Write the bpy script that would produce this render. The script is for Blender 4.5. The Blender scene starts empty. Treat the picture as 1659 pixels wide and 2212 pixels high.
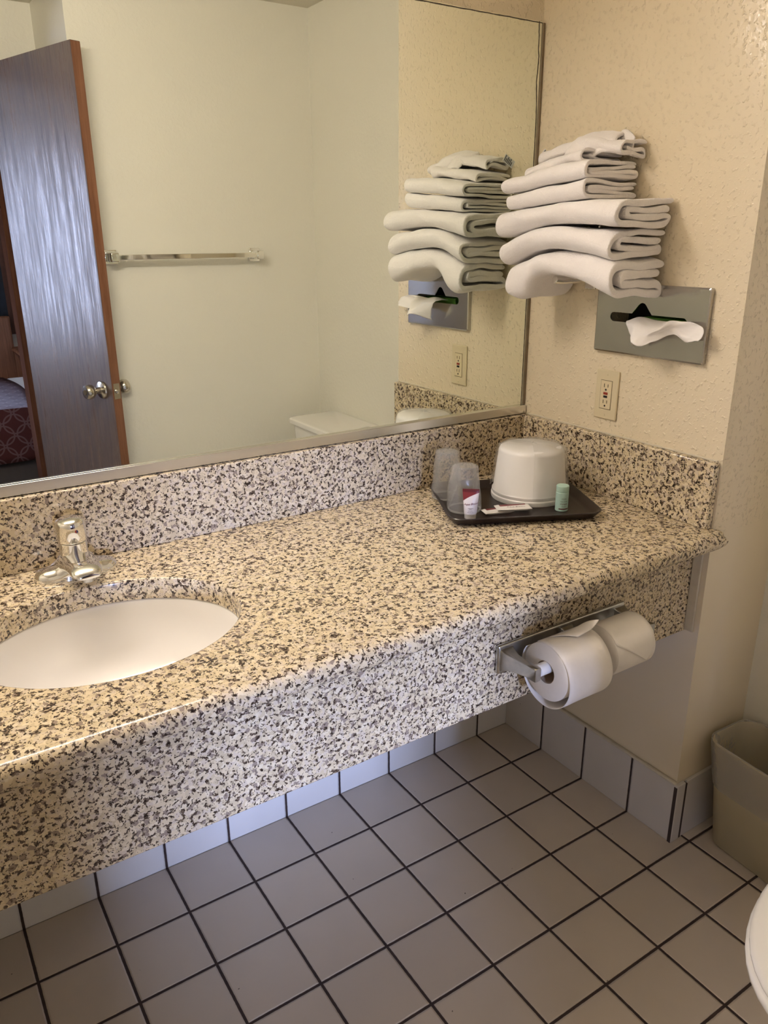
import bpy, bmesh, math, random
from mathutils import Vector, Matrix, noise
random.seed(7)
PI = math.pi
S = bpy.context.scene
COL = S.collection

# ------------------------------------------------------------------ camera
cam_d = bpy.data.cameras.new('camera')
cam = bpy.data.objects.new('camera', cam_d)
COL.objects.link(cam)
S.camera = cam
cam_d.sensor_fit = 'HORIZONTAL'
cam_d.sensor_width = 36.0
cam_d.lens = 36.0 * 1692.23 / 1659.0
cam_d.clip_start = 0.02
M4 = Matrix(((0.83679986, 0.18609089, -0.51491375, -1.42857),
            (-0.54747994, 0.27472925, -0.79043631, -1.51022),
            (-0.00563113, 0.94334194, 0.33177443, 1.40340),
            (0, 0, 0, 1)))
cam.matrix_world = M4

# ------------------------------------------------------------------ world, exposure
w = bpy.data.worlds.new('world')
S.world = w
w.use_nodes = True
w.node_tree.nodes['Background'].inputs[0].default_value = (0.55, 0.68, 1.0, 1)
w.node_tree.nodes['Background'].inputs[1].default_value = 1.2
S.view_settings.view_transform = 'Standard'
S.view_settings.look = 'None'
S.view_settings.exposure = 0.0
S.view_settings.gamma = 1.0
VANITY_W = 46.0              # radiance of the fluorescent diffuser above the mirror
VANITY_C = (1.0, 0.885, 0.80)
WINDOW_C = (0.55, 0.63, 1.0)
WINDOW2_W = 28.0              # radiance of the second, shaded bedroom window
# added lamp outside the window, shaped to throw a daylight band through the doorway
yl = bpy.data.lights.new('daylight', 'AREA'); yl.shape = 'RECTANGLE'; yl.size = 1.2; yl.size_y = 1.6
yl.energy = 2000; yl.color = (0.48, 0.59, 1.0)
yo = bpy.data.objects.new('daylight', yl); COL.objects.link(yo)
yo.location = (-2.8, -9.5, 2.0)
yo.rotation_euler = (Vector((-.75, 0, .5))-Vector(yo.location)).to_track_quat('-Z', 'Z').to_euler()
S.cycles.max_bounces = 10
S.cycles.diffuse_bounces = 5
S.cycles.glossy_bounces = 6
S.cycles.transmission_bounces = 8
S.cycles.transparent_max_bounces = 12
S.cycles.sample_clamp_indirect = 12.0
S.cycles.caustics_reflective = True
S.cycles.caustics_refractive = False

# ------------------------------------------------------------------ helpers
class G:
    """collects vertices and faces of one mesh (world coordinates)"""
    def __init__(s): s.v = []; s.f = []
    def add(s, vs, fs):
        n = len(s.v); s.v += [tuple(p) for p in vs]; s.f += [tuple(i + n for i in f) for f in fs]
    def box(s, x0, x1, y0, y1, z0, z1, xf=None):
        vs = [(x, y, z) for x in (x0, x1) for y in (y0, y1) for z in (z0, z1)]
        if xf: vs = [xf(Vector(p)) for p in vs]
        s.add(vs, [(0,1,3,2),(4,6,7,5),(0,4,5,1),(2,3,7,6),(0,2,6,4),(1,5,7,3)])
        return s
    def loft(s, rings, cap0=True, cap1=True, closed=True):
        n = len(rings[0]); b = len(s.v)
        for r in rings: s.v += [tuple(p) for p in r]
        m = n if closed else n - 1
        for i in range(len(rings) - 1):
            for j in range(m):
                k = (j + 1) % n
                s.f.append((b+i*n+j, b+i*n+k, b+(i+1)*n+k, b+(i+1)*n+j))
        if cap0: s.f.append(tuple(b + j for j in reversed(range(n))))
        if cap1: s.f.append(tuple(b + (len(rings)-1)*n + j for j in range(n)))
        return s
    def lathe(s, prof, c, axis='z', n=40, xf=None, cap0=True, cap1=True):
        rings = []
        for r, h in prof:
            ring = []
            for j in range(n):
                a = 2*PI*j/n; p = (r*math.cos(a), r*math.sin(a), h)
                if axis == 'x': p = (p[2], p[0], p[1])
                elif axis == 'y': p = (p[1], p[2], p[0])
                p = Vector(p) + Vector(c)
                ring.append(xf(p) if xf else p)
            rings.append(ring)
        return s.loft(rings, cap0, cap1)
    def tube(s, path, rad, n=12, cap=True):
        path = [Vector(p) for p in path]; rings = []
        up = Vector((0.13, 0.21, 0.97)).normalized()
        for i, p in enumerate(path):
            t = (path[min(i+1, len(path)-1)] - path[max(i-1, 0)]).normalized()
            a = t.cross(up)
            if a.length < 1e-3: a = t.cross(Vector((1, 0, 0)))
            a.normalize(); b = t.cross(a); r = rad[i] if isinstance(rad, (list, tuple)) else rad
            rings.append([p + r*(math.cos(2*PI*j/n)*a + math.sin(2*PI*j/n)*b) for j in range(n)])
        return s.loft(rings, cap, cap)
    def grid(s, fn, nu, nv):
        b = len(s.v)
        for i in range(nu+1):
            for j in range(nv+1): s.v.append(tuple(fn(i/nu, j/nv)))
        for i in range(nu):
            for j in range(nv):
                a = b+i*(nv+1)+j; s.f.append((a, a+1, a+nv+2, a+nv+1))
        return s

def obj(name, g, mat, parent=None, smooth=True, bevel=0, seg=2, sub=0, solid=0, angle=35):
    me = bpy.data.meshes.new(name)
    off = Vector(parent['_o']) if parent else Vector((0, 0, 0))
    me.from_pydata([tuple(Vector(p) - off) for p in g.v], [], g.f)
    bm = bmesh.new(); bm.from_mesh(me); bmesh.ops.recalc_face_normals(bm, faces=bm.faces); bm.to_mesh(me); bm.free()
    me.materials.append(mat)
    o = bpy.data.objects.new(name, me); COL.objects.link(o)
    if parent: o.parent = parent
    o['_o'] = tuple(off)
    if smooth:
        for p in me.polygons: p.use_smooth = True
        try: me.set_sharp_from_angle(angle=math.radians(angle))
        except Exception: pass
    if solid:
        m = o.modifiers.new('solid', 'SOLIDIFY'); m.thickness = solid; m.offset = 0
    if bevel:
        m = o.modifiers.new('bevel', 'BEVEL'); m.width = bevel; m.segments = seg; m.limit_method = 'ANGLE'; m.angle_limit = math.radians(40)
    if sub:
        m = o.modifiers.new('sub', 'SUBSURF'); m.levels = sub; m.render_levels = sub
    return o
def tag(o, label, cat, group=None, kind=None):
    o['label'] = label; o['category'] = cat
    if group: o['group'] = group
    if kind: o['kind'] = kind
    return o
def thing(name, label, cat, loc, group=None, kind=None):
    o = bpy.data.objects.new(name, None); COL.objects.link(o); o.location = loc; o.empty_display_size = .05
    o['_o'] = tuple(loc)
    return tag(o, label, cat, group, kind)
def struct(name, g, mat, label, cat, smooth=False, **k):
    return tag(obj(name, g, mat, None, smooth, **k), label, cat, None, 'structure')
def lerp(a, b, t): return a + (b-a)*t
def curve1(pts, t):
    """smooth interpolation through (t, v) pairs"""
    if t <= pts[0][0]: return pts[0][1]
    if t >= pts[-1][0]: return pts[-1][1]
    for i in range(len(pts)-1):
        if pts[i][0] <= t <= pts[i+1][0]:
            p0 = pts[max(i-1, 0)]; p1 = pts[i]; p2 = pts[i+1]; p3 = pts[min(i+2, len(pts)-1)]
            h = p2[0]-p1[0]; u = (t-p1[0])/h
            m1 = (p2[1]-p0[1])/max(p2[0]-p0[0], 1e-6)*h; m2 = (p3[1]-p1[1])/max(p3[0]-p1[0], 1e-6)*h
            return ((2*u**3-3*u*u+1)*p1[1] + (u**3-2*u*u+u)*m1 + (-2*u**3+3*u*u)*p2[1] + (u**3-u*u)*m2)
def rrect(cx, cy, hx, hy, r, n=6):
    out = []
    for (sx, sy, a0) in ((1,1,0),(-1,1,PI/2),(-1,-1,PI),(1,-1,3*PI/2)):
        for i in range(n+1):
            a = a0 + PI/2*i/n
            out.append((cx+sx*(hx-r)+r*math.cos(a), cy+sy*(hy-r)+r*math.sin(a)))
    return out
def text_geo(body, size, xf, shear=0.0, depth=0.0002, sx=1.0):
    cu = bpy.data.curves.new('lettering', 'FONT'); cu.body = body; cu.size = size; cu.shear = shear
    cu.align_x = 'CENTER'; cu.align_y = 'CENTER'; cu.extrude = depth
    t = bpy.data.objects.new('lettering', cu); COL.objects.link(t)
    dg = bpy.context.evaluated_depsgraph_get()
    me = bpy.data.meshes.new_from_object(t.evaluated_get(dg))
    g = G(); g.add([xf(Vector((v.co.x*sx, v.co.y, v.co.z))) for v in me.vertices], [tuple(p.vertices) for p in me.polygons])
    bpy.data.objects.remove(t); bpy.data.curves.remove(cu); bpy.data.meshes.remove(me)
    return g

# ------------------------------------------------------------------ materials
class N:
    def __init__(s, name):
        s.m = bpy.data.materials.new(name); s.m.use_nodes = True; s.t = s.m.node_tree
        s.b = s.t.nodes['Principled BSDF']; s.out = s.t.nodes['Material Output']
    def n(s, typ, **k):
        d = s.t.nodes.new(typ)
        for a, v in k.items():
            if a.startswith('i_'):
                key = a[2:]; d.inputs[int(key) if key.isdigit() else key.replace('_', ' ')].default_value = v
            else: setattr(d, a, v)
        return d
    def l(s, a, b): s.t.links.new(a, b)
    def math(s, op, a, b=None, c=None):
        d = s.n('ShaderNodeMath', operation=op)
        for i, x in enumerate((a, b, c)):
            if x is None: continue
            if isinstance(x, (int, float)): d.inputs[i].default_value = x
            else: s.l(x, d.inputs[i])
        return d.outputs[0]
    def pos(s): return s.n('ShaderNodeTexCoord').outputs['Object']
    def noise(s, vec, scale, detail=2, rough=.5, col=False):
        d = s.n('ShaderNodeTexNoise'); d.inputs['Scale'].default_value = scale; d.inputs['Detail'].default_value = detail; d.inputs['Roughness'].default_value = rough
        s.l(vec, d.inputs['Vector']); return d.outputs['Color' if col else 'Fac']
    def ramp(s, fac, stops, interp='LINEAR'):
        d = s.n('ShaderNodeValToRGB'); d.color_ramp.interpolation = interp
        e = d.color_ramp.elements
        while len(e) < len(stops): e.new(.5)
        for k, (p, c) in zip(e, stops): k.position = p; k.color = (c[0], c[1], c[2], 1) if not isinstance(c, (int, float)) else (c, c, c, 1)
        s.l(fac, d.inputs[0]); return d.outputs[0]
    def mix(s, fac, a, b, blend='MIX'):
        d = s.n('ShaderNodeMix', data_type='RGBA', blend_type=blend)
        for i, x in ((0, fac), (6, a), (7, b)):
            if isinstance(x, (int, float)): d.inputs[i].default_value = x
            elif isinstance(x, tuple): d.inputs[i].default_value = (x[0], x[1], x[2], 1)
            else: s.l(x, d.inputs[i])
        return d.outputs[2]
    def bump(s, h, strength=.3, dist=.002):
        d = s.n('ShaderNodeBump'); d.inputs['Strength'].default_value = strength; d.inputs['Distance'].default_value = dist
        s.l(h, d.inputs['Height']); s.l(d.outputs[0], s.b.inputs['Normal']); return d
    def set(s, **k):
        for a, v in k.items():
            i = s.b.inputs[a.replace('_', ' ')]
            if hasattr(v, 'is_linked') or hasattr(v, 'links'): s.l(v, i)
            else: i.default_value = (v[0], v[1], v[2], 1) if isinstance(v, tuple) and len(v) == 3 else v
        return s.m

def plain(name, col, rough=.5, metal=0.0, var=.06, scale=30, bumpk=0, **k):
    s = N(name); p = s.pos(); nz = s.noise(p, scale, 3)
    c = s.mix(nz, tuple(x*(1-var) for x in col), tuple(min(1, x*(1+var)) for x in col))
    s.set(Base_Color=c, Roughness=rough, Metallic=metal, **k)
    if bumpk: s.bump(s.noise(p, scale*4, 2), bumpk, .001)
    return s.m

def paint(name, col, rough, kind):
    s = N(name); p = s.pos()
    big = s.noise(p, 1.5, 3)
    c = s.mix(big, tuple(x*.97 for x in col), tuple(min(1, x*1.03) for x in col))
    if kind == 'knock':      # trowelled knock-down texture above the worktop, smooth paint below it
        a = s.noise(p, 105, 2, .5); b = s.noise(p, 70, 4, .6)
        h1 = s.ramp(a, [(.54, 0.0), (.74, 1.0)]); h1.node.color_ramp.interpolation = 'EASE'; h2 = b
        h = s.math('ADD', s.math('MULTIPLY', h1, .8), s.math('MULTIPLY', h2, .35))
        sep = s.n('ShaderNodeSeparateXYZ'); s.l(p, sep.inputs[0])
        k = s.math('GREATER_THAN', sep.outputs[2], .8)
        h = s.math('MULTIPLY', h, k)
        s.bump(h, .66, .0034)
    elif kind == 'peel':
        h1 = s.ramp(s.noise(p, 70, 3, .5), [(.45, 0.0), (.62, 1.0)])
        s.bump(h1, .22, .0016)
    else:
        s.bump(s.noise(p, 160, 2), .08, .001)
    return s.set(Base_Color=c, Roughness=rough, Specular_IOR_Level=.5)

def granite():
    s = N('speckled granite'); p = s.pos()
    wv = s.n('ShaderNodeVectorMath', operation='SCALE'); s.l(s.noise(p, 120, 2, .6, True), wv.inputs[0]); wv.inputs['Scale'].default_value = .008
    av = s.n('ShaderNodeVectorMath', operation='ADD'); s.l(p, av.inputs[0]); s.l(wv.outputs[0], av.inputs[1])
    q = av.outputs[0]
    vo = s.n('ShaderNodeTexVoronoi', feature='F1'); vo.inputs['Scale'].default_value = 150; s.l(q, vo.inputs['Vector'])
    sep = s.n('ShaderNodeSeparateColor'); s.l(vo.outputs['Color'], sep.inputs[0])
    light = s.ramp(sep.outputs[0], [(0, (.58, .475, .31)), (.3, (.68, .565, .375)), (.62, (.62, .52, .39)), (.85, (.73, .63, .45))], 'CONSTANT')
    n1 = s.noise(q, 138, 2.5, .62)
    m1 = s.math('MAXIMUM', s.ramp(n1, [(.420, 1.0), (.462, 0.0)]), s.ramp(s.noise(q, 250, 1.5, .5), [(.33, 1.0), (.37, 0.0)]))
    dk = s.ramp(s.noise(p, 210, 2), [(.38, (.020, .012, .009)), (.50, (.065, .042, .028)), (.62, (.18, .13, .09))])
    cell = s.ramp(sep.outputs[1], [(0, 0.0), (.915, 1.0)], 'CONSTANT')
    c = s.mix(cell, light, (.30, .235, .18))
    c = s.mix(m1, c, dk)
    return s.set(Base_Color=c, Roughness=.16, Specular_IOR_Level=.5)

TU = .157; TX = -.1196; TY = -.1521; JW = .0058
def tile(name, axes, col, rough=.32):
    """glazed 6 inch tiles with dark grout; axes lists (axis index, phase)"""
    s = N(name); p = s.pos(); sep = s.n('ShaderNodeSeparateXYZ'); s.l(p, sep.inputs[0])
    d = None; ids = None
    for ax, ph in axes:
        u = s.math('DIVIDE', s.math('SUBTRACT', sep.outputs[ax], ph), TU)
        fr = s.math('SUBTRACT', u, s.math('FLOOR', u))
        e = s.math('MULTIPLY', s.math('MINIMUM', fr, s.math('SUBTRACT', 1.0, fr)), TU)
        d = e if d is None else s.math('MINIMUM', d, e)
        i = s.math('FLOOR', u); ids = i if ids is None else s.math('ADD', ids, s.math('MULTIPLY', i, 7.31))
    wob = s.math('MULTIPLY', s.math('SUBTRACT', s.noise(p, 90, 2), .5), .0012)
    d = s.math('ADD', d, wob)
    k = s.n('ShaderNodeMapRange'); k.inputs['From Min'].default_value = JW/2-.0004; k.inputs['From Max'].default_value = JW/2+.0006; s.l(d, k.inputs['Value'])
    wn = s.n('ShaderNodeTexWhiteNoise', noise_dimensions='1D'); s.l(ids, wn.inputs['W'])
    t = s.mix(wn.outputs['Value'], tuple(x*.95 for x in col), tuple(x*1.04 for x in col))
    t = s.mix(s.ramp(s.noise(p, 9, 3), [(.4, 0.0), (.75, .35)]), t, tuple(x*.86 for x in col))
    spot = s.ramp(s.noise(p, 95, 1), [(.80, 0.0), (.83, 1.0)])
    t = s.mix(spot, t, (.10, .07, .055))
    g = s.mix(s.noise(p, 60, 2), (.030, .018, .016), (.065, .040, .034))
    c = s.mix(k.outputs[0], g, t)
    r = s.math('SUBTRACT', .9, s.math('MULTIPLY', k.outputs[0], .9-rough))
    h = s.n('ShaderNodeMapRange', interpolation_type='SMOOTHSTEP'); h.inputs['From Min'].default_value = JW/2-.001; h.inputs['From Max'].default_value = JW/2+.0035; s.l(d, h.inputs['Value'])
    s.bump(h.outputs[0], .9, .0022)
    return s.set(Base_Color=c, Roughness=r)

def terry():
    s = N('white terry cloth'); p = s.pos()
    c = s.mix(s.noise(p, 40, 3), (.88, .84, .82), (.95, .91, .89))
    h = s.math('ADD', s.math('MULTIPLY', s.noise(p, 520, 2, .7), .6), s.math('MULTIPLY', s.noise(p, 140, 3, .6), .7))
    s.bump(h, .8, .003)
    return s.set(Base_Color=c, Roughness=.95, Sheen_Weight=.35, Sheen_Roughness=.6, Specular_IOR_Level=.1)

def wood(name, dark, light, rough, axis=2, scale=1.0, gloss=0.5, bumpk=.12):
    s = N(name); p = s.pos(); mp = s.n('ShaderNodeMapping')
    sc = [42*scale]*3; sc[axis] = 2.2*scale; mp.inputs['Scale'].default_value = sc; s.l(p, mp.inputs[0])
    n1 = s.noise(mp.outputs[0], 1.0, 5, .65); n2 = s.noise(mp.outputs[0], 4.0, 4, .7)
    f = s.math('ADD', s.math('MULTIPLY', n1, .65), s.math('MULTIPLY', n2, .35))
    c = s.ramp(f, [(.36, dark), (.62, light)])
    s.bump(f, bumpk, .0015)
    return s.set(Base_Color=c, Roughness=s.ramp(f, [(.4, rough*1.7), (.6, rough)]), Specular_IOR_Level=gloss)

def emit(name, col, strength):
    s = N(name); s.set(Base_Color=col, Emission_Color=col, Emission_Strength=strength, Roughness=.6); return s.m

def clear(name, tint, rough, milk, edge=.5):
    """thin clear plastic film: mostly transparent, a gloss coat and a little milky diffuse"""
    s = N(name); t = s.t; t.nodes.remove(s.b)
    p = s.pos()
    tr = s.n('ShaderNodeBsdfTransparent'); tr.inputs[0].default_value = (*tint, 1)
    gl = s.n('ShaderNodeBsdfGlossy'); gl.inputs['Roughness'].default_value = rough; gl.inputs[0].default_value = (1, 1, 1, 1)
    df = s.n('ShaderNodeBsdfDiffuse'); df.inputs[0].default_value = (.8, .79, .77, 1)
    fr = s.n('ShaderNodeLayerWeight'); fr.inputs[0].default_value = .28
    bp = s.n('ShaderNodeBump'); bp.inputs['Strength'].default_value = .5; bp.inputs['Distance'].default_value = .004
    s.l(s.noise(p, 38, 4, .6), bp.inputs['Height'])
    for x in (gl, df, fr): s.l(bp.outputs[0], x.inputs['Normal'])
    m1 = s.n('ShaderNodeMixShader'); m1.inputs[0].default_value = milk; s.l(tr.outputs[0], m1.inputs[1]); s.l(df.outputs[0], m1.inputs[2])
    m2 = s.n('ShaderNodeMixShader'); s.l(s.math('MULTIPLY', fr.outputs['Fresnel'], edge), m2.inputs[0]); s.l(m1.outputs[0], m2.inputs[1]); s.l(gl.outputs[0], m2.inputs[2])
    s.l(m2.outputs[0], s.out.inputs[0]); return s.m

def mirror_mat():
    s = N('silvered mirror glass'); p = s.pos(); sep = s.n('ShaderNodeSeparateXYZ'); s.l(p, sep.inputs[0])
    z = sep.outputs[2]; x = sep.outputs[0]
    cz = s.n('ShaderNodeCombineXYZ'); s.l(z, cz.inputs[2]); cx = s.n('ShaderNodeCombineXYZ'); s.l(x, cx.inputs[0])
    nz = s.math('SUBTRACT', s.noise(cz.outputs[0], 16, 3), .5)
    up = s.n('ShaderNodeMapRange', interpolation_type='SMOOTHSTEP'); up.inputs['From Min'].default_value = 1.66; up.inputs['From Max'].default_value = 1.74; s.l(z, up.inputs['Value'])
    line = s.math('SUBTRACT', -.0125, s.math('MULTIPLY', up.outputs[0], s.math('ADD', .004, s.math('MULTIPLY', nz, .016))))
    d1 = s.math('ABSOLUTE', s.math('SUBTRACT', x, line))
    nx = s.math('SUBTRACT', s.noise(cx.outputs[0], 22, 3), .5)
    d2 = s.math('ABSOLUTE', s.math('SUBTRACT', z, s.math('ADD', 1.8575, s.math('MULTIPLY', nx, .003))))
    w1 = s.math('ADD', .0007, s.math('MULTIPLY', s.noise(p, 60, 2), .0016))
    m = s.math('MAXIMUM', s.math('LESS_THAN', d1, w1), s.math('LESS_THAN', d2, s.math('MULTIPLY', w1, .8)))
    gl = s.n('ShaderNodeBsdfGlossy'); gl.inputs['Roughness'].default_value = 0.0; gl.inputs[0].default_value = (.90, .94, .86, 1)
    s.set(Base_Color=(.06, .045, .03), Roughness=.6)
    mx = s.n('ShaderNodeMixShader'); s.l(m, mx.inputs[0]); s.l(gl.outputs[0], mx.inputs[1]); s.l(s.b.outputs[0], mx.inputs[2])
    s.l(mx.outputs[0], s.out.inputs[0]); return s.m

WALLC = (.765, .665, .485)
M = dict(
    knock=paint('cream knock-down paint', WALLC, .17, 'knock'),
    peel=paint('cream orange-peel paint with bounce light', (.83, .805, .725), .42, 'peel'),  # colour whitened and cooled to stand in for daylight bounced off the mirror
    flat=paint('cream flat paint', (.74, .69, .55), .6, 'flat'),
    ceil=paint('ceiling paint', (.70, .66, .56), .8, 'flat'),
    bedwall=paint('bedroom wall paint', (.62, .55, .46), .7, 'flat'),
    granite=granite(),
    floor=tile('beige floor tile', [(0, TX), (1, TY)], (.61, .53, .44)),
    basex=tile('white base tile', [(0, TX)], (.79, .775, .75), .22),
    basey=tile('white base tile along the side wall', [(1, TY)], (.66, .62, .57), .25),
    grout=plain('dark brown grout', (.05, .032, .027), .9, scale=80),
    caulk=plain('aged caulk', (.60, .54, .42), .6, var=.15, scale=60, bumpk=.3),
    edge=plain('tarnished mirror edge', (.22, .17, .11), .35, .5, var=.3, scale=40),
    alu=plain('brushed aluminium', (.74, .73, .70), .22, 1.0, var=.03),
    chrome=plain('polished chrome', (.88, .87, .85), .05, 1.0, var=.01),
    steel=plain('scuffed stainless steel', (.50, .485, .46), .17, 1.0, var=.08, scale=14),
    pewter=plain('worn pewter chrome', (.52, .52, .51), .24, 1.0, var=.35, scale=55),
    nickel=plain('satin nickel', (.66, .62, .56), .2, 1.0, var=.04),
    mirror=mirror_mat(),
    china=plain('white vitreous china', (.86, .84, .82), .06, var=.01, Coat_Weight=.4),
    terry=terry(),
    ivory=plain('ivory plastic', (.66, .57, .38), .3, var=.02),
    ivory2=plain('ivory receptacle plastic', (.68, .58, .38), .35, var=.02),
    slotm=plain('dark slot', (.10, .07, .03), .7),
    black=plain('black plastic', (.012, .01, .01), .4),
    red=plain('red plastic', (.30, .035, .015), .4),
    tray=plain('dark brown plastic tray', (.020, .012, .010), .32, scale=120, bumpk=.06),
    bucket=plain('white bucket plastic', (.80, .78, .75), .3, var=.01),
    film=clear('clear bag film', (.97, .97, .96), .10, .15),
    cupm=clear('clear cup plastic', (.98, .98, .97), .06, .13),
    tubew=plain('white tube plastic', (.84, .82, .84), .3, var=.01),
    maroon=plain('maroon print', (.20, .022, .03), .35, var=.03),
    capw=plain('frosted tube cap', (.62, .60, .60), .35),
    mint=plain('mint green plastic', (.42, .60, .53), .4, var=.03),
    mintcap=plain('mint green cap', (.46, .66, .56), .45, var=.03),
    ink=plain('dark red ink', (.12, .02, .02), .6),
    ink2=plain('grey green ink', (.22, .26, .20), .6),
    inkg=plain('grey lettering ink', (.35, .28, .30), .6),
    paper=plain('toilet paper', (.80, .755, .70), .95, var=.03, scale=90, bumpk=.15, Specular_IOR_Level=.05),
    kraft=plain('cardboard core', (.40, .30, .22), .9),
    rodw=plain('white spindle plastic', (.84, .83, .82), .4),
    tissue=plain('tissue paper', (.88, .85, .83), .95, var=.03, Specular_IOR_Level=.05),
    green=plain('green carton print', (.12, .32, .04), .5, var=.5, scale=60),
    bin=plain('beige bin plastic', (.50, .43, .27), .4, var=.03),
    rim=clear('thick clear cup rim', (.98, .98, .97), .06, .42),
    liner=clear('bin liner film', (.92, .90, .84), .3, .24),
    doorface=wood('dark oak veneer door', (.080, .055, .048), (.185, .135, .118), .25, 2, 1.0, .55, .22),
    dooredge=wood('reddish door edge wood', (.17, .072, .038), (.25, .115, .065), .5, 2, 1.0, .3),
    jamb=wood('dark brown jamb wood', (.06, .026, .018), (.11, .05, .033), .7, 2, 1.0, 0.0),
    chairw=wood('chair wood', (.16, .06, .028), (.27, .11, .055), .35, 2),
    curtain=plain('navy curtain cloth', (.035, .045, .06), .9, var=.2),
    curtainb=plain('brown curtain stripe', (.10, .045, .03), .9, var=.2),
    sheet=plain('white bed sheet', (.80, .80, .84), .9),
    skirtm=plain('dark taupe bed skirt', (.055, .042, .036), .95, var=.15),
    carpet=plain('brown carpet', (.16, .11, .08), 1.0, var=.25, scale=120),
    housing=plain('white enamel', (.8, .8, .78), .4),
    lamp=emit('lit diffuser', VANITY_C, VANITY_W),
    glass=clear('window glass', (.98, .98, .98), .02, .0),
    pane2=emit('shaded window pane', WINDOW_C, WINDOW2_W),
    desk=plain('grey sign ink', (.10, .11, .13), .6),
)
def bedspread_mat():
    s = N('maroon bedspread with rings'); p = s.pos()
    sx = s.n('ShaderNodeSeparateXYZ'); s.l(p, sx.inputs[0]); cb = s.n('ShaderNodeCombineXYZ'); s.l(sx.outputs[0], cb.inputs[0]); s.l(s.math('SUBTRACT', sx.outputs[1], sx.outputs[2]), cb.inputs[1])
    mp = s.n('ShaderNodeMapping'); mp.inputs['Scale'].default_value = (9, 9, 9); s.l(cb.outputs[0], mp.inputs[0])
    out = None
    for off in ((0, 0, 0), (.5, .5, .5)):
        ad = s.n('ShaderNodeVectorMath', operation='ADD'); s.l(mp.outputs[0], ad.inputs[0]); ad.inputs[1].default_value = off
        fr = s.n('ShaderNodeVectorMath', operation='FRACTION'); s.l(ad.outputs[0], fr.inputs[0])
        sb = s.n('ShaderNodeVectorMath', operation='SUBTRACT'); s.l(fr.outputs[0], sb.inputs[0]); sb.inputs[1].default_value = (.5, .5, .5)
        sp = s.n('ShaderNodeSeparateXYZ'); s.l(sb.outputs[0], sp.inputs[0])
        r = s.math('SQRT', s.math('ADD', s.math('MULTIPLY', sp.outputs[0], sp.outputs[0]), s.math('MULTIPLY', sp.outputs[1], sp.outputs[1])))
        k = s.math('LESS_THAN', s.math('ABSOLUTE', s.math('SUBTRACT', r, .44)), .035)
        out = k if out is None else s.math('MAXIMUM', out, k)
    c = s.mix(out, (.050, .014, .012), (.095, .050, .048))
    return s.set(Base_Color=c, Roughness=.85, Specular_IOR_Level=.1)
M['spread'] = bedspread_mat()

# ------------------------------------------------------------------ setting
XR, YB, CZ = .24, -1.57, 2.235          # toilet-side wall, towel-bar wall, ceiling
WE = -.592                              # end of the wing wall
YD = -2.06                              # doorway wall
XL = -2.25
g = G().box(XL-.1, XR+.1, YD, .106, -.05, 0); struct('floor', g, M['floor'], 'beige square floor tiles with dark brown grout', 'floor')
g = G().box(XL-.1, XR+.1, YD-.1, .106, CZ, CZ+.05); struct('ceiling', g, M['ceil'], 'plain cream ceiling of the bathroom', 'ceiling')
g = G().box(XL-.1, XR+.1, .006, .106, 0, CZ); struct('wall_back', g, M['knock'], 'cream wall behind the mirror and the counter', 'wall')
# wing wall, with a recess for the tissue dispenser
g = G()
RY0, RY1, RZ0, RZ1, RD = -.50, -.256, 1.168, 1.290, .075
g.box(0, XR, WE, .006, 0, RZ0); g.box(0, XR, WE, .006, RZ1, CZ)
g.box(0, XR, WE, RY0, RZ0, RZ1); g.box(0, XR, RY1, .006, RZ0, RZ1); g.box(RD, XR, RY0, RY1, RZ0, RZ1)
struct('wall_wing', g, M['knock'], 'cream textured wall with towels, outlet and tissue plate', 'wall')
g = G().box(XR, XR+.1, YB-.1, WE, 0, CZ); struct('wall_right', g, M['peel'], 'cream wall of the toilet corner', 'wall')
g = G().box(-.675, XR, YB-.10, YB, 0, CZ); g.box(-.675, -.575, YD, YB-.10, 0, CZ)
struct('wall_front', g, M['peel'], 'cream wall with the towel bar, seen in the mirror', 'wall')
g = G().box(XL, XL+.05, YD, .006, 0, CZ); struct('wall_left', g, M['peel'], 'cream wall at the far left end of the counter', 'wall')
DX0, DX1, DZ = -1.50, -.865, 2.02
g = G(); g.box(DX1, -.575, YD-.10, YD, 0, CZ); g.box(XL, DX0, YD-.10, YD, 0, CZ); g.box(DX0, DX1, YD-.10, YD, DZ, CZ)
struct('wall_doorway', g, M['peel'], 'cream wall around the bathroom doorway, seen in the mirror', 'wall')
g = G(); g.box(DX0, DX0+.02, YD-.105, YD+.005, 0, DZ); g.box(DX1-.02, DX1, YD-.105, YD+.005, 0, DZ); g.box(DX0, DX1, YD-.105, YD+.005, DZ-.02, DZ)
g.box(DX0-.05, DX0+.004, YD, YD+.012, 0, DZ+.05); g.box(DX0-.05, DX1+.02, YD, YD+.012, DZ-.004, DZ+.04)
struct('trim_1', g, M['jamb'], 'dark brown wooden frame of the doorway', 'door frame')
# tiled base along the walls
g = G().box(XL+.05, 0, 0, .006, 0, .158); struct('baseboard_back', g, M['basex'], 'white base tiles along the wall under the counter', 'base tiles', bevel=.002)
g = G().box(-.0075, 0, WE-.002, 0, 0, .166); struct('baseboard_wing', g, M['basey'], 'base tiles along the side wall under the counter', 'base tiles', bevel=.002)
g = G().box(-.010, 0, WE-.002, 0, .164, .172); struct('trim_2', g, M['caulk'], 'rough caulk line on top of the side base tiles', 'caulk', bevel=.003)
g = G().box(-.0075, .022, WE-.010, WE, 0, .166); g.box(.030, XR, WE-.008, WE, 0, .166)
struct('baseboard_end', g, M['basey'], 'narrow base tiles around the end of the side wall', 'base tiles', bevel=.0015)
g = G().box(-.0085, .0305, WE-.0085, WE, 0, .160); struct('trim_3', g, M['grout'], 'dark grout between the narrow corner tiles', 'grout')

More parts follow.
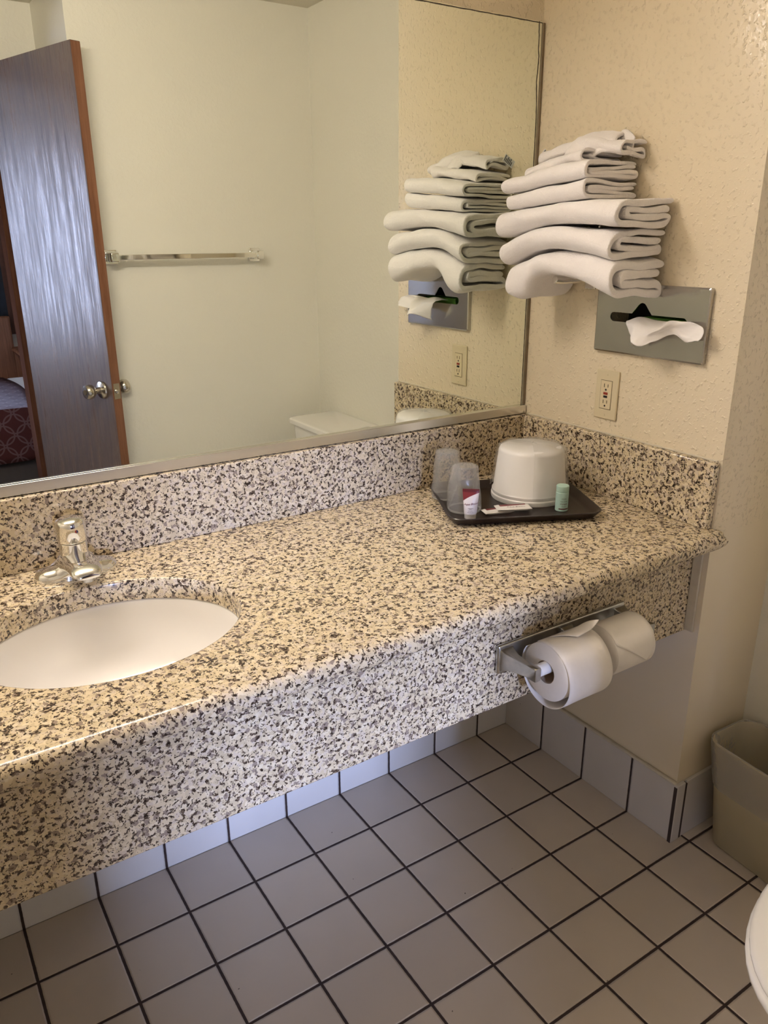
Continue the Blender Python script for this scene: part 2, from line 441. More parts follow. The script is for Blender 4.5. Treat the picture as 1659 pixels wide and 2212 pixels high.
# bedroom beyond the doorway
BY, BX0, BX1 = -4.55, -4.5, .1
g = G().box(BX0, BX1, BY, YD-.10, -.06, -.004); struct('floor_bedroom', g, M['carpet'], 'brown carpet of the bedroom beyond the doorway', 'floor')
g = G().box(BX0, BX1, BY-.1, YD-.10, 2.40, 2.45); struct('ceiling_bedroom', g, M['ceil'], 'ceiling of the bedroom beyond the doorway', 'ceiling')
g = G().box(BX1, BX1+.1, BY, YD-.10, 0, 2.40); struct('wall_bedroom_right', g, M['bedwall'], 'bedroom wall at the head of the bed', 'wall')
g = G().box(BX0-.1, BX0, BY, YD-.10, 0, 2.40); struct('wall_bedroom_left', g, M['bedwall'], 'bedroom wall at the left end', 'wall')
WX0, WX1, WZ0, WZ1 = -2.25, -1.05, .62, 2.02
VX0, VX1 = -4.38, -3.42
WT = 1.48                                # window top, set low to cut daylight on the splash and apron
g = G(); g.box(BX0, VX0, BY-.1, BY, 0, 2.4); g.box(VX1, WX0, BY-.1, BY, 0, 2.4); g.box(WX1, BX1, BY-.1, BY, 0, 2.4)
for a, b, c in ((VX0, VX1, WZ1), (WX0, WX1, WT)): g.box(a, b, BY-.1, BY, 0, WZ0); g.box(a, b, BY-.1, BY, c, 2.4)
struct('wall_far', g, M['bedwall'], 'bedroom wall holding the windows', 'wall')
for nm, a, b, c, mt, lb in (('window_1', WX0, WX1, WT, 'glass', 'bedroom window with bright daylight'), ('window_2', VX0, VX1, WZ1, 'pane2', 'shaded bedroom window near the left corner')):
    g = G()
    for q0, q1 in ((a, a+.04), (b-.04, b), ((a+b)/2-.02, (a+b)/2+.02)): g.box(q0, q1, BY-.07, BY-.02, WZ0, c)
    g.box(a, b, BY-.07, BY-.02, WZ0, WZ0+.04); g.box(a, b, BY-.07, BY-.02, c-.04, c)
    win = struct(nm, g, M['alu'], lb, 'window')
    obj('window_pane', G().box(a+.03, b-.03, BY-.05, BY-.045, WZ0+.03, c-.03), M[mt], win, smooth=False)
# bedroom back side of the wall right of the doorway
g = G().box(-.575, BX1, YD-.10, YD-.02, 0, 2.40); g.box(BX0, XL, YD-.10, YD-.02, 0, 2.40)
struct('wall_bedroom_near', g, M['bedwall'], 'bedroom side of the wall around the doorway', 'wall')

# the bathroom door, open against the return wall
HF = Vector((-.692, -1.462, 0)); HH = Vector((-.868, -2.040, 0))
de = (HH-HF).normalized(); dn = Vector((de.y, -de.x, 0))       # dn points towards the left (room side face)
if dn.x > 0: dn = -dn
def dxf(p): return HF + de*p.x - dn*p.y + Vector((0, 0, p.z))   # x along the door from the free edge, y into the thickness
DL = (HH-HF).length
g = G().box(0.0, DL, 0, .035, .012, 2.01, dxf)
door = struct('door_1', g, M['doorface'], 'dark wood-grain door standing open, seen in the mirror', 'door', bevel=.0015)
obj('door_edge', G().box(-.0015, .002, .001, .0345, .013, 2.008, dxf), M['dooredge'], door, smooth=False)['label'] = 'reddish bare wood edge'
KZ = .865
def knob(sign, y0):
    r = obj('door_knob', G().lathe([(.0, 0), (.030, 0), (.033, .003), (.031, .008), (.013, .012), (.0115, .030), (.016, .034), (.0255, .044), (.028, .054), (.0265, .066), (.022, .071), (.0, .0715)],
            (0, 0, 0), 'z', 32, lambda p: dxf(Vector((.066+p.x, y0 + sign*p.z, KZ + p.y)))), M['nickel'], door)
    obj('keyhole', G().lathe([(0, .0712), (.009, .0712), (.009, .0735), (0, .0735)], (0, 0, 0), 'z', 20, lambda p: dxf(Vector((.066+p.x, y0 + sign*p.z, KZ + p.y)))), M['slotm'], r)
knob(-1, 0.0); knob(1, .035)
lp = obj('latch_plate', G().box(-.003, -.0012, .005, .030, KZ-.029, KZ+.029, dxf), M['nickel'], door, smooth=False)
obj('latch_bolt', G().lathe([(0, 0), (.009, 0), (.008, .006), (0, .009)], (0, 0, 0), 'z', 16, lambda p: dxf(Vector((-.003-p.z, .0175+p.x, KZ+p.y)))), M['nickel'], lp)

# ------------------------------------------------------------------ vanity light above the mirror (lights the room)
t = thing('vanity_light', 'long fluorescent vanity light on the wall above the mirror', 'light', (-1.28, 0, 1.98))
obj('housing', G().box(-1.76, -.80, -.035, .006, 1.93, 2.05), M['housing'], t, bevel=.004)
pr = []
for i in range(9):
    a = -PI/2 + PI*i/8; pr.append((-.035 - .065*math.cos(a), 1.99 + .05*math.sin(a)))
obj('diffuser', G().loft([[(x, y, z) for y, z in pr] for x in (-1.745, -1.28, -.815)]), M['lamp'], t)
for x0 in (-1.765, -.815): obj('end_cap', G().box(x0, x0+.02, -.103, -.03, 1.935, 2.045), M['chrome'], t, bevel=.006)

# ------------------------------------------------------------------ mirror
t = thing('wall_mirror', 'large frameless wall mirror with tarnished edges above the counter', 'mirror', (-1.1, 0, .975))
obj('glass', G().box(XL+.06, -.0075, 0, .0058, .972, 1.860), M['mirror'], t, smooth=False)
t.children[0].data.transform(Matrix.Translation(t.location)); t.children[0].location = -t.location   # material reads room coordinates
obj('edge_strip', G().box(-.0075, -.0005, -.003, .0058, .985, 1.858), M['edge'], t, bevel=.001)['label'] = 'brown tarnished strip along the right edge'
g = G().box(XL+.06, -.003, -.010, -.0005, .964, .984); g.box(XL+.06, -.003, -.010, .0058, .9625, .9665)
obj('bottom_channel', g, M['alu'], t, bevel=.0012)['label'] = 'polished aluminium channel along the bottom edge'

# ------------------------------------------------------------------ granite counter
ZC = .816; SX, SY, SA, SB = -1.181, -.3235, .211, .172
t = thing('vanity_counter', 'speckled beige granite counter with apron and splash, tray on its right end', 'counter', (-1.1, -.3, ZC))
def outer(ang, inset):
    """counter outline seen from the sink centre; a small tip passes in front of the wall corner"""
    dx, dy = math.cos(ang), math.sin(ang); best = 1e9
    yf = -.625+inset; xt = .014-inset*.6
    if dy > 0: best = min(best, (.004-SY)/dy)
    if dy < 0: best = min(best, (yf-SY)/dy)
    if dx < 0: best = min(best, (XL+.052-SX)/dx)
    if dx > 0:
        k = (-.0005-SX)/dx
        if SY+k*dy < WE-.0035: k = (xt-SX)/dx
        best = min(best, k)
    return SX+dx*best, SY+dy*best
angs = [2*PI*i/160 for i in range(160)]
for (x, y) in ((-.0005, .004), (XL+.052, .004), (XL+.052, -.625), (-.0005, WE-.003), (-.0005, WE-.004), (.014, WE-.004), (.014, -.61), (.008, -.6245), (.0, -.625)):
    angs.append(math.atan2(y-SY, x-SX) % (2*PI))
angs = sorted(set(round(a, 6) for a in angs))
rings = []
def hole(da, z): return [(SX+(SA+da)*math.cos(a), SY+(SB+da)*math.sin(a), z) for a in angs]
rings += [hole(0, ZC-.040), hole(0, ZC-.004), hole(.0012, ZC-.0012), hole(.004, ZC)]
for k in range(9):
    a = PI/2 - PI*k/8
    ins = .020*(1-math.cos(a)); z = ZC-.020+.020*math.sin(a)
    rings.append([(*outer(q, ins), z) for q in angs])
rings.append(hole(0, ZC-.040))
obj('worktop', G().loft(rings, False, False), M['granite'], t, angle=50)
obj('apron', G().box(XL+.052, -.0005, -.557, -.535, .562, ZC-.040), M['granite'], t, bevel=.002)
obj('backsplash', G().box(XL+.052, -.0005, -.020, .0055, ZC, .9605), M['granite'], t, bevel=.0025)
obj('side_splash', G().box(-.020, -.0005, WE+.004, -.0205, ZC, .9605), M['granite'], t, bevel=.003)
g = G().box(-.006, -.0005, -.580, -.5575, .566, ZC-.041); obj('caulk_bead', g, M['caulk'], t, bevel=.002)['label'] = 'pale caulk strip between apron and wall'
g = G()
for i in range(2): pass
g.tube([(-.0025, WE+.01+.0187*i, .962+.0012*noise.noise((i*1.7, 3, 1))) for i in range(31)], [.0022+.0012*noise.noise((i*.9, 8, 2)) for i in range(31)], 8)
obj('caulk_bead', g, M['caulk'], t)

# ------------------------------------------------------------------ sink
t = thing('sink', 'white oval undermount sink in the granite counter', 'sink', (SX, SY, ZC-.19))
def ell(a, b, z, n=72): return [(SX+a*math.cos(2*PI*i/n), SY+b*math.sin(2*PI*i/n), z) for i in range(n)]
prof = [(.236, .197, -.0405), (.214, .175, -.0405), (.211, .172, -.044), (.206, .167, -.062), (.196, .158, -.088), (.178, .142, -.118), (.148, .117, -.145), (.105, .083, -.162), (.06, .05, -.170), (.024, .024, -.173), (.022, .022, -.180)]
rings = [ell(a, b, ZC+z) for a, b, z in prof]
rings += [ell(.03, .03, ZC-.185), ell(.11, .09, ZC-.175), ell(.19, .15, ZC-.125), ell(.222, .183, ZC-.052), ell(.236, .197, ZC-.050)]
obj('basin', G().loft(rings, False, False).loft([rings[-1], rings[0]], False, False), M['china'], t, angle=60)
obj('drain', G().lathe([(0, -.176), (.018, -.176), (.0215, -.172), (.0235, -.1725), (.0235, -.179), (0, -.179)], (SX, SY, ZC), 'z', 32), M['chrome'], t)

# ------------------------------------------------------------------ faucet
FX, FY, FZ = -1.177, -.078, ZC
t = thing('faucet', 'chrome single-handle faucet behind the oval sink', 'faucet', (FX, FY, FZ))
rings = []
for i in range(33):
    s = -1+2*i/32; x = FX+.075*s
    e = max(0, 1-abs(s)**4.5); hd = .0275*e**.5+.0006
    hub = math.exp(-(s/.42)**4)
    h = (.022+.022*hub)*max(.04, (1-abs(s)**7))**.5
    ring = []
    for j in range(20):
        a = PI*j/19; ca = math.cos(a); sa = math.sin(a)
        ring.append((x, FY+(hd+.004*hub)*math.copysign(abs(ca)**.75, ca), FZ+.0006+h*max(0, sa)**.8))
    rings.append(ring)
obj('base', G().loft(rings), M['chrome'], t, angle=60)
rings = []
for i in range(13):
    s = i/12; y = FY-.005-.100*s; hw = lerp(.034, .026, s)*(1 if s < .9 else 1-.25*(s-.9)/.1)
    top = FZ+lerp(.047, .046, s) - .010*(max(0, s-.72)/.28)**2; bot = FZ+curve1([(0, .006), (.25, .012), (.55, .022), (1, .027)], s)
    ring = []
    for j in range(24):
        a = 2*PI*j/24; c, d = math.cos(a), math.sin(a)
        ring.append((FX+hw*math.copysign(abs(c)**.85, c), y, (top+bot)/2+(top-bot)/2*d))
    rings.append(ring)
obj('spout', G().loft(rings), M['chrome'], t, angle=60)
obj('aerator', G().lathe([(0, -.004), (.0105, -.004), (.0115, 0), (.0115, .006), (0, .006)], (FX, FY-.088, FZ+.022), 'z', 24), M['pewter'], t)
obj('column', G().lathe([(.0245, .03), (.0245, .0635), (.0235, .0645), (0, .0645)], (FX, FY, FZ), 'z', 40, None, False), M['chrome'], t)
def slant(p):
    z = p.z-FZ
    if z > .085:
        k = (z-.085)/.027; p = Vector((p.x, p.y, FZ+.085+(z-.085)*(1+.0)+k*(.02*(p.y-FY)-.07*abs(p.x-FX-.003))))
    return p
obj('handle', G().lathe([(0, .066), (.0245, .066), (.0258, .068), (.0265, .080), (.0266, .092), (.0262, .100), (.0255, .104), (.0235, .1075), (.017, .1105), (.008, .112), (0, .1122)], (FX, FY, FZ), 'z', 48, slant), M['chrome'], t, angle=70)
for nm, mt, o in (('hot_mark', M['red'], -.0002), ('cold_mark', plain('blue mark', (.02, .02, .10), .4), .0002)):
    d = Vector((.16, -.987, 0)); sx = Vector((.987, .16, 0))
    c = Vector((FX, FY, FZ+.090))+d*.0262+sx*o
    vs = []
    for r0 in (.0, 1.0):
        for j in range(17):
            a = (PI/2 if o < 0 else -PI/2)+PI*j/16
            vs.append(c+d*(.0012*r0)+sx*(.0026*math.cos(a))+Vector((0, 0, .0030*math.sin(a))))
    g = G(); g.loft([vs[:17], vs[17:]]); obj(nm, g, mt, t, smooth=False)

# ------------------------------------------------------------------ towels and their holder on the side wall
t = thing('towel_holder', 'chrome towel holder on the wall, carrying the folded towel stack', 'towel holder', (0, -.2, 1.31))
g = G().box(-.006, -.0003, -.216, -.184, 1.285, 1.575); obj('wall_plate', g, M['chrome'], t, bevel=.003)
obj('arm', G().tube([(-.004, -.200, 1.310), (-.05, -.200, 1.309), (-.10, -.200, 1.309), (-.118, -.200, 1.311)], .0085, 16), M['chrome'], t)
obj('hook', G().tube([(-.005, -.200, 1.560)]+[(-.005-.006*math.sin(a), -.200+.014*math.sin(2*a)*.0-.014*math.cos(a), 1.585+.014*math.sin(a)) for a in [PI*i/10 for i in range(11)]], .0035, 10), M['chrome'], t)

def spiral_path(depth, th, layers=4, seg=7):
    """centre line of a cloth folded in nested turns; u is the distance from the wall, w the height above the bottom"""
    pts = []; p = th
    if layers == 4:
        lv = [3.5*p, .5*p, 1.5*p, 2.5*p]
        runs = [(.012, depth-2.0*p), (depth-2.0*p, .010+p), (.010+p, depth-3.0*p), (depth-3.0*p, .02)]
        turns = [(depth-2.0*p, 2.0*p, 1.5*p, 1, 1), (.010+p, 1.0*p, .5*p, -1, -1), (depth-3.0*p, 2.0*p, .5*p, 1, -1)]
    else:
        lv = [2.5*p, .5*p, 1.5*p]
        runs = [(.010, depth-1.5*p), (depth-1.5*p, .010+p), (.010+p, depth-2.6*p)]
        turns = [(depth-1.5*p, 1.5*p, 1.0*p, 1, 1), (.010+p, 1.0*p, .5*p, -1, -1)]
    for i, (a, b) in enumerate(runs):
        n = 9
        for k in range(n+1): pts.append((lerp(a, b, k/n), lv[i]))
        if i < len(turns):
            cu, cw, r, sd, dirn = turns[i]
            for k in range(1, seg):
                a0 = PI*k/seg
                pts.append((cu+sd*r*math.sin(a0)*(1.15 if r > p else 1.6), cw+dirn*r*math.cos(a0)))
    return pts
def towel(name, label, depth, height, y0, y1, zf, seed, group, layers=4, amp=.0035, xsh=0.0, cat='towel', mat=None, parent=None, ny=30, skew=None, ztop=None):
    th = height/layers; path = spiral_path(depth, th, layers); half = th*.45
    n = len(path); L = []; R = []
    for i in range(n):
        a = Vector(path[max(i-1, 0)]); b = Vector(path[min(i+1, n-1)]); d = (b-a).normalized(); q = Vector((-d.y, d.x)); c = Vector(path[i])
        L.append(c+q*half); R.append(c-q*half)
    e0 = (Vector(path[0])-Vector(path[1])).normalized()*half*.8; e1 = (Vector(path[-1])-Vector(path[-2])).normalized()*half*.8
    ringp = L+[Vector(path[-1])+e1]+R[::-1]+[Vector(path[0])+e0]
    idx = list(range(n))+[n-1]+list(range(n))[::-1]+[0]
    rings = []
    ys = [0, .006, .016]+[.016+(.968)*k/(ny-4) for k in range(1, ny-4)]+[.984, .994, 1]
    for m, v in enumerate(ys):
        ring = []
        pull = 1.0
        for (p, k) in zip(ringp, idx):
            c = Vector(path[k]); sh = .72 if m in (0, len(ys)-1) else (.93 if m in (1, len(ys)-2) else 1.0)
            q = c+(p-c)*sh
            jag = .007*noise.noise((k*.16+seed, seed*3.1, 0.0)); jag2 = .007*noise.noise((k*.16+seed, seed*5.7, 9.0))
            y = lerp(y0+jag, y1+jag2, v)
            d1 = noise.noise((q.x*14+seed, y*11, q.y*30)); d2 = noise.noise((q.x*34+seed*2, y*30, q.y*50+5))
            endk = (2*abs(v-.5))**2
            x = -(q.x + amp*d1*1.5 + amp*.55*d2) + xsh
            zb = zf(y, q.x); z = zb + q.y*((ztop(y, q.x)-zb)/height if ztop else 1.0) + amp*(.9*d1+.6*d2) + endk*amp*1.7*noise.noise((k*.13, seed, 4.4+v))
            if skew: x, y, z = skew(x, y, z)
            ring.append((min(x, -.0072), y, z))
        rings.append(ring)
    g = G().loft(rings, False, False)
    m = len(ringp)
    for base, rev in ((0, False), ((len(rings)-1)*m, True)):      # ends: strips across the cloth thickness
        for k in range(n-1):
            f = (base+k, base+k+1, base+2*n-(k+1), base+2*n-k)
            g.f.append(f if rev else f[::-1])
        g.f.append((base+n-1, base+n, base+n+1)); g.f.append((base+2*n+1, base, base+2*n))
    o = obj(name, g, mat or M['terry'], parent, sub=1, angle=75)
    if not parent:
        tag(o, label, cat, group)
        c = Vector((-depth/2, (y0+y1)/2, zf((y0+y1)/2, depth/2)))
        o.data.transform(Matrix.Translation(-c)); o.location = c
    return o
def sag(pts, out=0.0): return lambda y, u: curve1(pts, y) - out*max(0, u-.05)
big = 'folded white bath towels in the stack'
towel('bath_towel', 'bottom white bath towel of the stack, drooping over the holder arm', .165, .052, -.086, -.402,
      sag([(-.41, 1.276), (-.37, 1.288), (-.30, 1.312), (-.22, 1.3225), (-.19, 1.321), (-.165, 1.306), (-.145, 1.276), (-.12, 1.268), (-.085, 1.275)]), 1.3, big, amp=.0048,
      ztop=sag([(-.41, 1.350), (-.38, 1.359), (-.30, 1.370), (-.22, 1.3725), (-.16, 1.362), (-.09, 1.334)]))
towel('bath_towel', 'middle white bath towel of the stack, between the drooping one and the thickest one', .172, .050, -.076, -.395,
      sag([(-.40, 1.356), (-.30, 1.370), (-.21, 1.3755), (-.15, 1.366), (-.085, 1.338)]), 4.1, big, amp=.0042,
      ztop=sag([(-.40, 1.412), (-.30, 1.419), (-.21, 1.4205), (-.14, 1.410), (-.08, 1.392)]))
towel('bath_towel', 'thick white bath towel directly under the two smaller hand towels', .175, .058, -.060, -.408,
      sag([(-.41, 1.4145), (-.30, 1.4235), (-.21, 1.4235), (-.13, 1.412), (-.06, 1.395)]), 7.7, big, amp=.0045,
      ztop=sag([(-.41, 1.474), (-.30, 1.471), (-.21, 1.466), (-.06, 1.456)]))
hand = 'folded white hand towels in the stack'
towel('hand_towel', 'lower white hand towel, lying on the thick bath towel', .168, .034, -.078, -.312,
      sag([(-.32, 1.4735), (-.21, 1.468), (-.07, 1.4590)]), 11.2, hand, amp=.0028, ztop=sag([(-.32, 1.509), (-.21, 1.503), (-.07, 1.488)]))
towel('hand_towel', 'upper white hand towel, just under the washcloths', .172, .036, -.070, -.312,
      sag([(-.32, 1.5110), (-.21, 1.505), (-.07, 1.490)]), 15.9, hand, amp=.003, ztop=sag([(-.32, 1.547), (-.21, 1.542), (-.07, 1.522)]))
wash = 'folded white washcloths on top of the towel stack'
towel('washcloth', 'lower folded white washcloth, lying on the upper hand towel', .120, .022, -.085, -.262,
      sag([(-.29, 1.5470), (-.2, 1.5430), (-.07, 1.5255)]), 21.4, wash, layers=3, amp=.0055, cat='washcloth', ztop=sag([(-.29, 1.566), (-.2, 1.567), (-.07, 1.549)]))
wc = towel('washcloth', 'topmost rumpled white washcloth with a small care label', .085, .022, -.090, -.325,
      sag([(-.33, 1.560), (-.2, 1.5695), (-.07, 1.553)]), 26.8, wash, layers=3, amp=.006, cat='washcloth', ztop=sag([(-.33, 1.584), (-.2, 1.598), (-.07, 1.580)]))
# twisted corner flopping over the front of the topmost washcloth, and its care label
wc['_o'] = tuple(wc.location)
g = G().grid(lambda u, v: (lambda y, s: (-.038-.055*v-.012*math.sin(u*5)*v+.004*math.sin(9*u+4*v), y,
      1.598+.010*math.sin(PI*u)+.006*math.sin(3*PI*u)*v - .052*v**2.2*(.45+.55*math.sin(PI*(.15+.7*u)))+.004*noise.noise((u*6, v*5, 3))))(lerp(-.17, -.292, u)-.012*v, 0), 18, 10)
obj('folded_corner', g, M['terry'], wc, solid=.007, sub=1)['label'] = 'twisted corner flopping forward'
g = G().grid(lambda u, v: (-.020-.022*math.sin(PI*u)*v-.018*u, lerp(-.272, -.322, u)+.008*v, 1.592+.012*math.sin(2.4*u+1)-.036*v*u+.006*math.sin(7*v)), 14, 8)
obj('folded_corner', g, M['terry'], wc, solid=.007, sub=1)
lt = Vector((-.055, -.064, 1.575)); la = Vector((.62, -.15, .77)).normalized(); lb = Vector((.75, .25, -.55)).normalized()
g = G(); g.add([lt, lt+la*.0, lt], [])
vs = [lt+lb*a+la*b for a, b in ((0, 0), (.030, 0), (.030, .020), (0, .020))]
nn = la.cross(lb)*.0006
g = G(); g.loft([[p-nn for p in vs], [p+nn for p in vs]])
lab = obj('care_label', g, M['sheet'], wc, smooth=False); lab['label'] = 'small white label with grey print'
g = G()
for k, (a, b) in enumerate(((.002, .019), (.006, .012), (.010, .018), (.014, .016), (.018, .019), (.022, .013))):
    q = [lt+lb*a+la*.002, lt+lb*(a+.0024)+la*.002, lt+lb*(a+.0024)+la*b, lt+lb*a+la*b]
    for sg in (1.15, -1.15): g.loft([[p+nn*sg for p in q], [p+nn*sg*1.3 for p in q]])
obj('print', g, M['desk'], lab, smooth=False)

# ------------------------------------------------------------------ tissue dispenser
t = thing('tissue_dispenser', 'scuffed steel tissue plate set in the side wall below the towels', 'tissue dispenser', (0, -.378, 1.155))
PY0, PY1, PZ0, PZ1 = -.5235, -.2320, 1.1525, 1.3035
slot = []
SZ = 1.2315
hump = [(-.3335, SZ+.010), (-.3425, SZ+.020), (-.3495, SZ+.0285), (-.354, SZ+.0325), (-.360, SZ+.0340), (-.366, SZ+.0325), (-.3705, SZ+.0285), (-.3775, SZ+.020), (-.3865, SZ+.010)]
for i in range(9): a = PI/2+0*i; slot.append((-.284+.010*math.sin(PI*i/8), SZ-.010*math.cos(PI*i/8)))
slot += hump
for i in range(9): slot.append((-.466-.010*math.sin(PI*i/8), SZ+.010*math.cos(PI*i/8)))
bm = bmesh.new()
def loop(pts, x):
    v = [bm.verts.new((x, y, z)) for y, z in pts]
    return v, [bm.edges.new((v[i], v[(i+1) % len(v)])) for i in range(len(v))]
ro = rrect((PY0+PY1)/2, (PZ0+PZ1)/2, (PY1-PY0)/2-.003, (PZ1-PZ0)/2-.003, .003)
ro2 = rrect((PY0+PY1)/2, (PZ0+PZ1)/2, (PY1-PY0)/2, (PZ1-PZ0)/2, .004)
v1, e1 = loop(ro, -.012); v2, e2 = loop(slot, -.012)
bmesh.ops.triangle_fill(bm, edges=e1+e2, use_beauty=True)
for ring in ([(-.0105, ro2), (-.0004, ro2)],):
    prev = v1
    for x, pts in ring:
        cur = [bm.verts.new((x, y, z)) for y, z in pts]
        for i in range(len(cur)): bm.faces.new((prev[i], prev[(i+1) % len(cur)], cur[(i+1) % len(cur)], cur[i]))
        prev = cur
prev = v2; cur = [bm.verts.new((-.0095, y, z)) for y, z in slot]
for i in range(len(cur)): bm.faces.new((prev[i], prev[(i+1) % len(cur)], cur[(i+1) % len(cur)], cur[i]))
g = G(); bm.verts.index_update(); g.add([v.co.copy() for v in bm.verts], [tuple(v.index for v in f.verts) for f in bm.faces]); bm.free()
obj('cover_plate', g, M['steel'], t, smooth=False)
g = G().box(RD-.004, RD-.0005, RY0, RY1, RZ0, RZ1); obj('recess_box', g, M['black'], t, smooth=False)
t = thing('tissue_box', 'green printed tissue carton inside the steel wall dispenser', 'tissue box', (.03, -.39, RZ0))
obj('carton', G().box(.024, RD-.006, RY0+.018, -.335, RZ0+.0005, RZ0+.065), M['green'], t, bevel=.002)
# the tissue hanging out of the slot
rows_tis = [   # each row runs from one edge of the sheet to the other: (y, z, x)
    [(-.345, 1.2290, .006), (-.366, 1.2300, .006), (-.390, 1.2300, .006), (-.412, 1.2290, .006), (-.434, 1.2280, .006), (-.455, 1.2280, .006), (-.468, 1.2280, .006)],
    [(-.345, 1.2300, -.016), (-.368, 1.2365, -.016), (-.398, 1.2330, -.022), (-.424, 1.2320, -.022), (-.442, 1.2340, -.016), (-.464, 1.2345, -.014), (-.482, 1.2350, -.014)],
    [(-.345, 1.2270, -.040), (-.370, 1.2355, -.032), (-.411, 1.2270, -.046), (-.441, 1.2270, -.045), (-.450, 1.2350, -.030), (-.478, 1.2340, -.020), (-.500, 1.2360, -.025)],
    [(-.353, 1.2150, -.045), (-.383, 1.2240, -.058), (-.415, 1.2140, -.066), (-.443, 1.2180, -.055), (-.455, 1.2260, -.026), (-.482, 1.2230, -.016), (-.528, 1.2285, -.030)],
    [(-.362, 1.1950, -.040), (-.390, 1.2015, -.075), (-.415, 1.1990, -.082), (-.434, 1.2090, -.062), (-.452, 1.2190, -.026), (-.480, 1.2080, -.016), (-.535, 1.2150, -.038)],
    [(-.368, 1.1720, -.034), (-.394, 1.1910, -.080), (-.421, 1.1850, -.086), (-.441, 1.1960, -.062), (-.456, 1.2090, -.026), (-.482, 1.1950, -.017), (-.530, 1.2030, -.042)]]
def tis(u, v):
    r = []
    for row in rows_tis:
        r.append([curve1([(i/6, q[c]) for i, q in enumerate(row)], u) for c in range(3)])
    y, z, x = (curve1([(i/5, q[c]) for i, q in enumerate(r)], v) for c in range(3))
    f = (.005*noise.noise((u*9, v*7, 2.2))+.003*abs(noise.noise((u*14, v*9, 6.1))))*v
    return (x-f, y, z+f*.5)
o = obj('tissue', G().grid(tis, 60, 30), M['tissue'], None, solid=.0006)
tag(o, 'white tissue pulled out of the steel wall plate slot', 'tissue')
o.data.transform(Matrix.Translation((.03, .41, -1.2))); o.location = (-.03, -.41, 1.2)

# ------------------------------------------------------------------ outlet
t = thing('wall_outlet', 'ivory outlet plate with red and black buttons on the side wall', 'outlet', (0, -.275, 1.053))
OC = Vector((0, -.2755, 1.0525))
def ox(a, b, y0, y1, z0, z1): return G().box(a, b, OC.y+y0, OC.y+y1, OC.z+z0, OC.z+z1)
obj('cover_plate', ox(-.0055, -.0002, -.0335, .0335, -.057, .057), M['ivory'], t, bevel=.003, seg=3)
obj('receptacle_gap', ox(-.0058, -.0050, -.0170, .0170, -.0338, .0338), M['slotm'], t, smooth=False)
rc = obj('receptacle', ox(-.0068, -.0050, -.0160, .0160, -.0328, .0328), M['ivory2'], t, bevel=.0008)
for zc, sg in ((.0215, 1), (-.0160, 1)):
    for yy, hh in ((.0055, .0042), (-.0055, .0036)):
        obj('slot', ox(-.0071, -.0066, yy-.0009, yy+.0009, zc-hh, zc+hh), M['slotm'], rc, smooth=False)
    obj('ground_hole', G().lathe([(0, 0), (.0023, 0), (.0023, .0005), (0, .0005)], (-.0071, OC.y, OC.z+zc-.0095), 'x', 16), M['black'], rc)
obj('test_button', ox(-.0080, -.0064, -.0062, .0062, .0005, .0062), M['red'], t, bevel=.0005)['label'] = 'red button'
obj('reset_button', ox(-.0080, -.0064, -.0055, .0055, -.0068, -.0015), M['black'], t, bevel=.0005)['label'] = 'black button'
for zz in (.0475, -.0475): obj('screw', G().lathe([(0, -.0010), (.0020, -.0008), (.0026, 0), (.0026, .0008), (0, .0008)], (-.0055, OC.y, OC.z+zz), 'x', 16), M['ivory'], t)

# ------------------------------------------------------------------ tray with toiletries
TA = math.radians(-25.8); TC = Vector((-.245, -.2325)); TWd, TDp = .345, .278
ex = Vector((math.cos(TA), math.sin(TA))); ey = Vector((-ex.y, ex.x))
def tr(u, v, z): p = TC+ex*u+ey*v; return (p.x, p.y, z)
def trr(hx, hy, r, z): return [tr(x, y, z) for x, y in rrect(0, 0, hx, hy, r, 7)]
hx, hy = TWd/2, TDp/2
t = thing('serving_tray', 'dark brown plastic tray in the corner of the granite counter', 'tray', (TC.x, TC.y, ZC))
rings = [trr(hx-.020, hy-.020, .022, ZC+.0012), trr(hx-.012, hy-.012, .028, ZC+.0035), trr(hx-.002, hy-.002, .034, ZC+.0165), trr(hx, hy, .035, ZC+.0185), trr(hx-.001, hy-.001, .035, ZC+.0200),
         trr(hx-.005, hy-.005, .031, ZC+.0195), trr(hx-.014, hy-.014, .026, ZC+.0070), trr(hx-.022, hy-.022, .020, ZC+.0040)]
obj('tray_body', G().loft(rings), M['tray'], t, angle=50)
ZT = ZC+.0042
# ice bucket upside down in a clear bag
BX, BYY = -.173, -.214
t = thing('ice_bucket', 'white plastic ice bucket upside down in a clear bag on the tray', 'ice bucket', (BX, BYY, ZT))
prof = [(.0, .005), (.083, .005), (.0845, 0), (.0885, 0), (.0895, .003), (.0895, .010), (.0870, .0125), (.0880, .0150), (.0880, .0195), (.0850, .023), (.0755, .112), (.0725, .119), (.066, .1225), (.03, .1215), (0, .1215)]
obj('bucket_body', G().lathe(prof, (BX, BYY, ZT), 'z', 64, None, False, False), M['bucket'], t, angle=40)
vdir = math.atan2(-1.51+.214, -1.43+.173)                   # direction of the room side, seen from the bucket
def bagf(u, v):
    a = vdir+lerp(.10, 2*PI-1.55, u); z = v
    if v < .74:
        h = lerp(.020, .121, v/.74); r = lerp(.0905, .0775, v/.74)
    else:
        k = (v-.74)/.26; h = .121+.0095*math.sin(k*PI/2)+.006*noise.noise((u*7, k*3, 1.5)); r = .0775*(1-k)**.8
    r += .0032*(noise.noise((math.cos(a)*2.2, math.sin(a)*2.2, v*4+7))+.6)+.0012*noise.noise((math.cos(a)*8, math.sin(a)*8, v*12))
    return (BX+r*math.cos(a), BYY+r*math.sin(a), ZT+h)
obj('plastic_bag', G().grid(bagf, 90, 40), M['film'], t)['label'] = 'crinkled clear plastic bag'
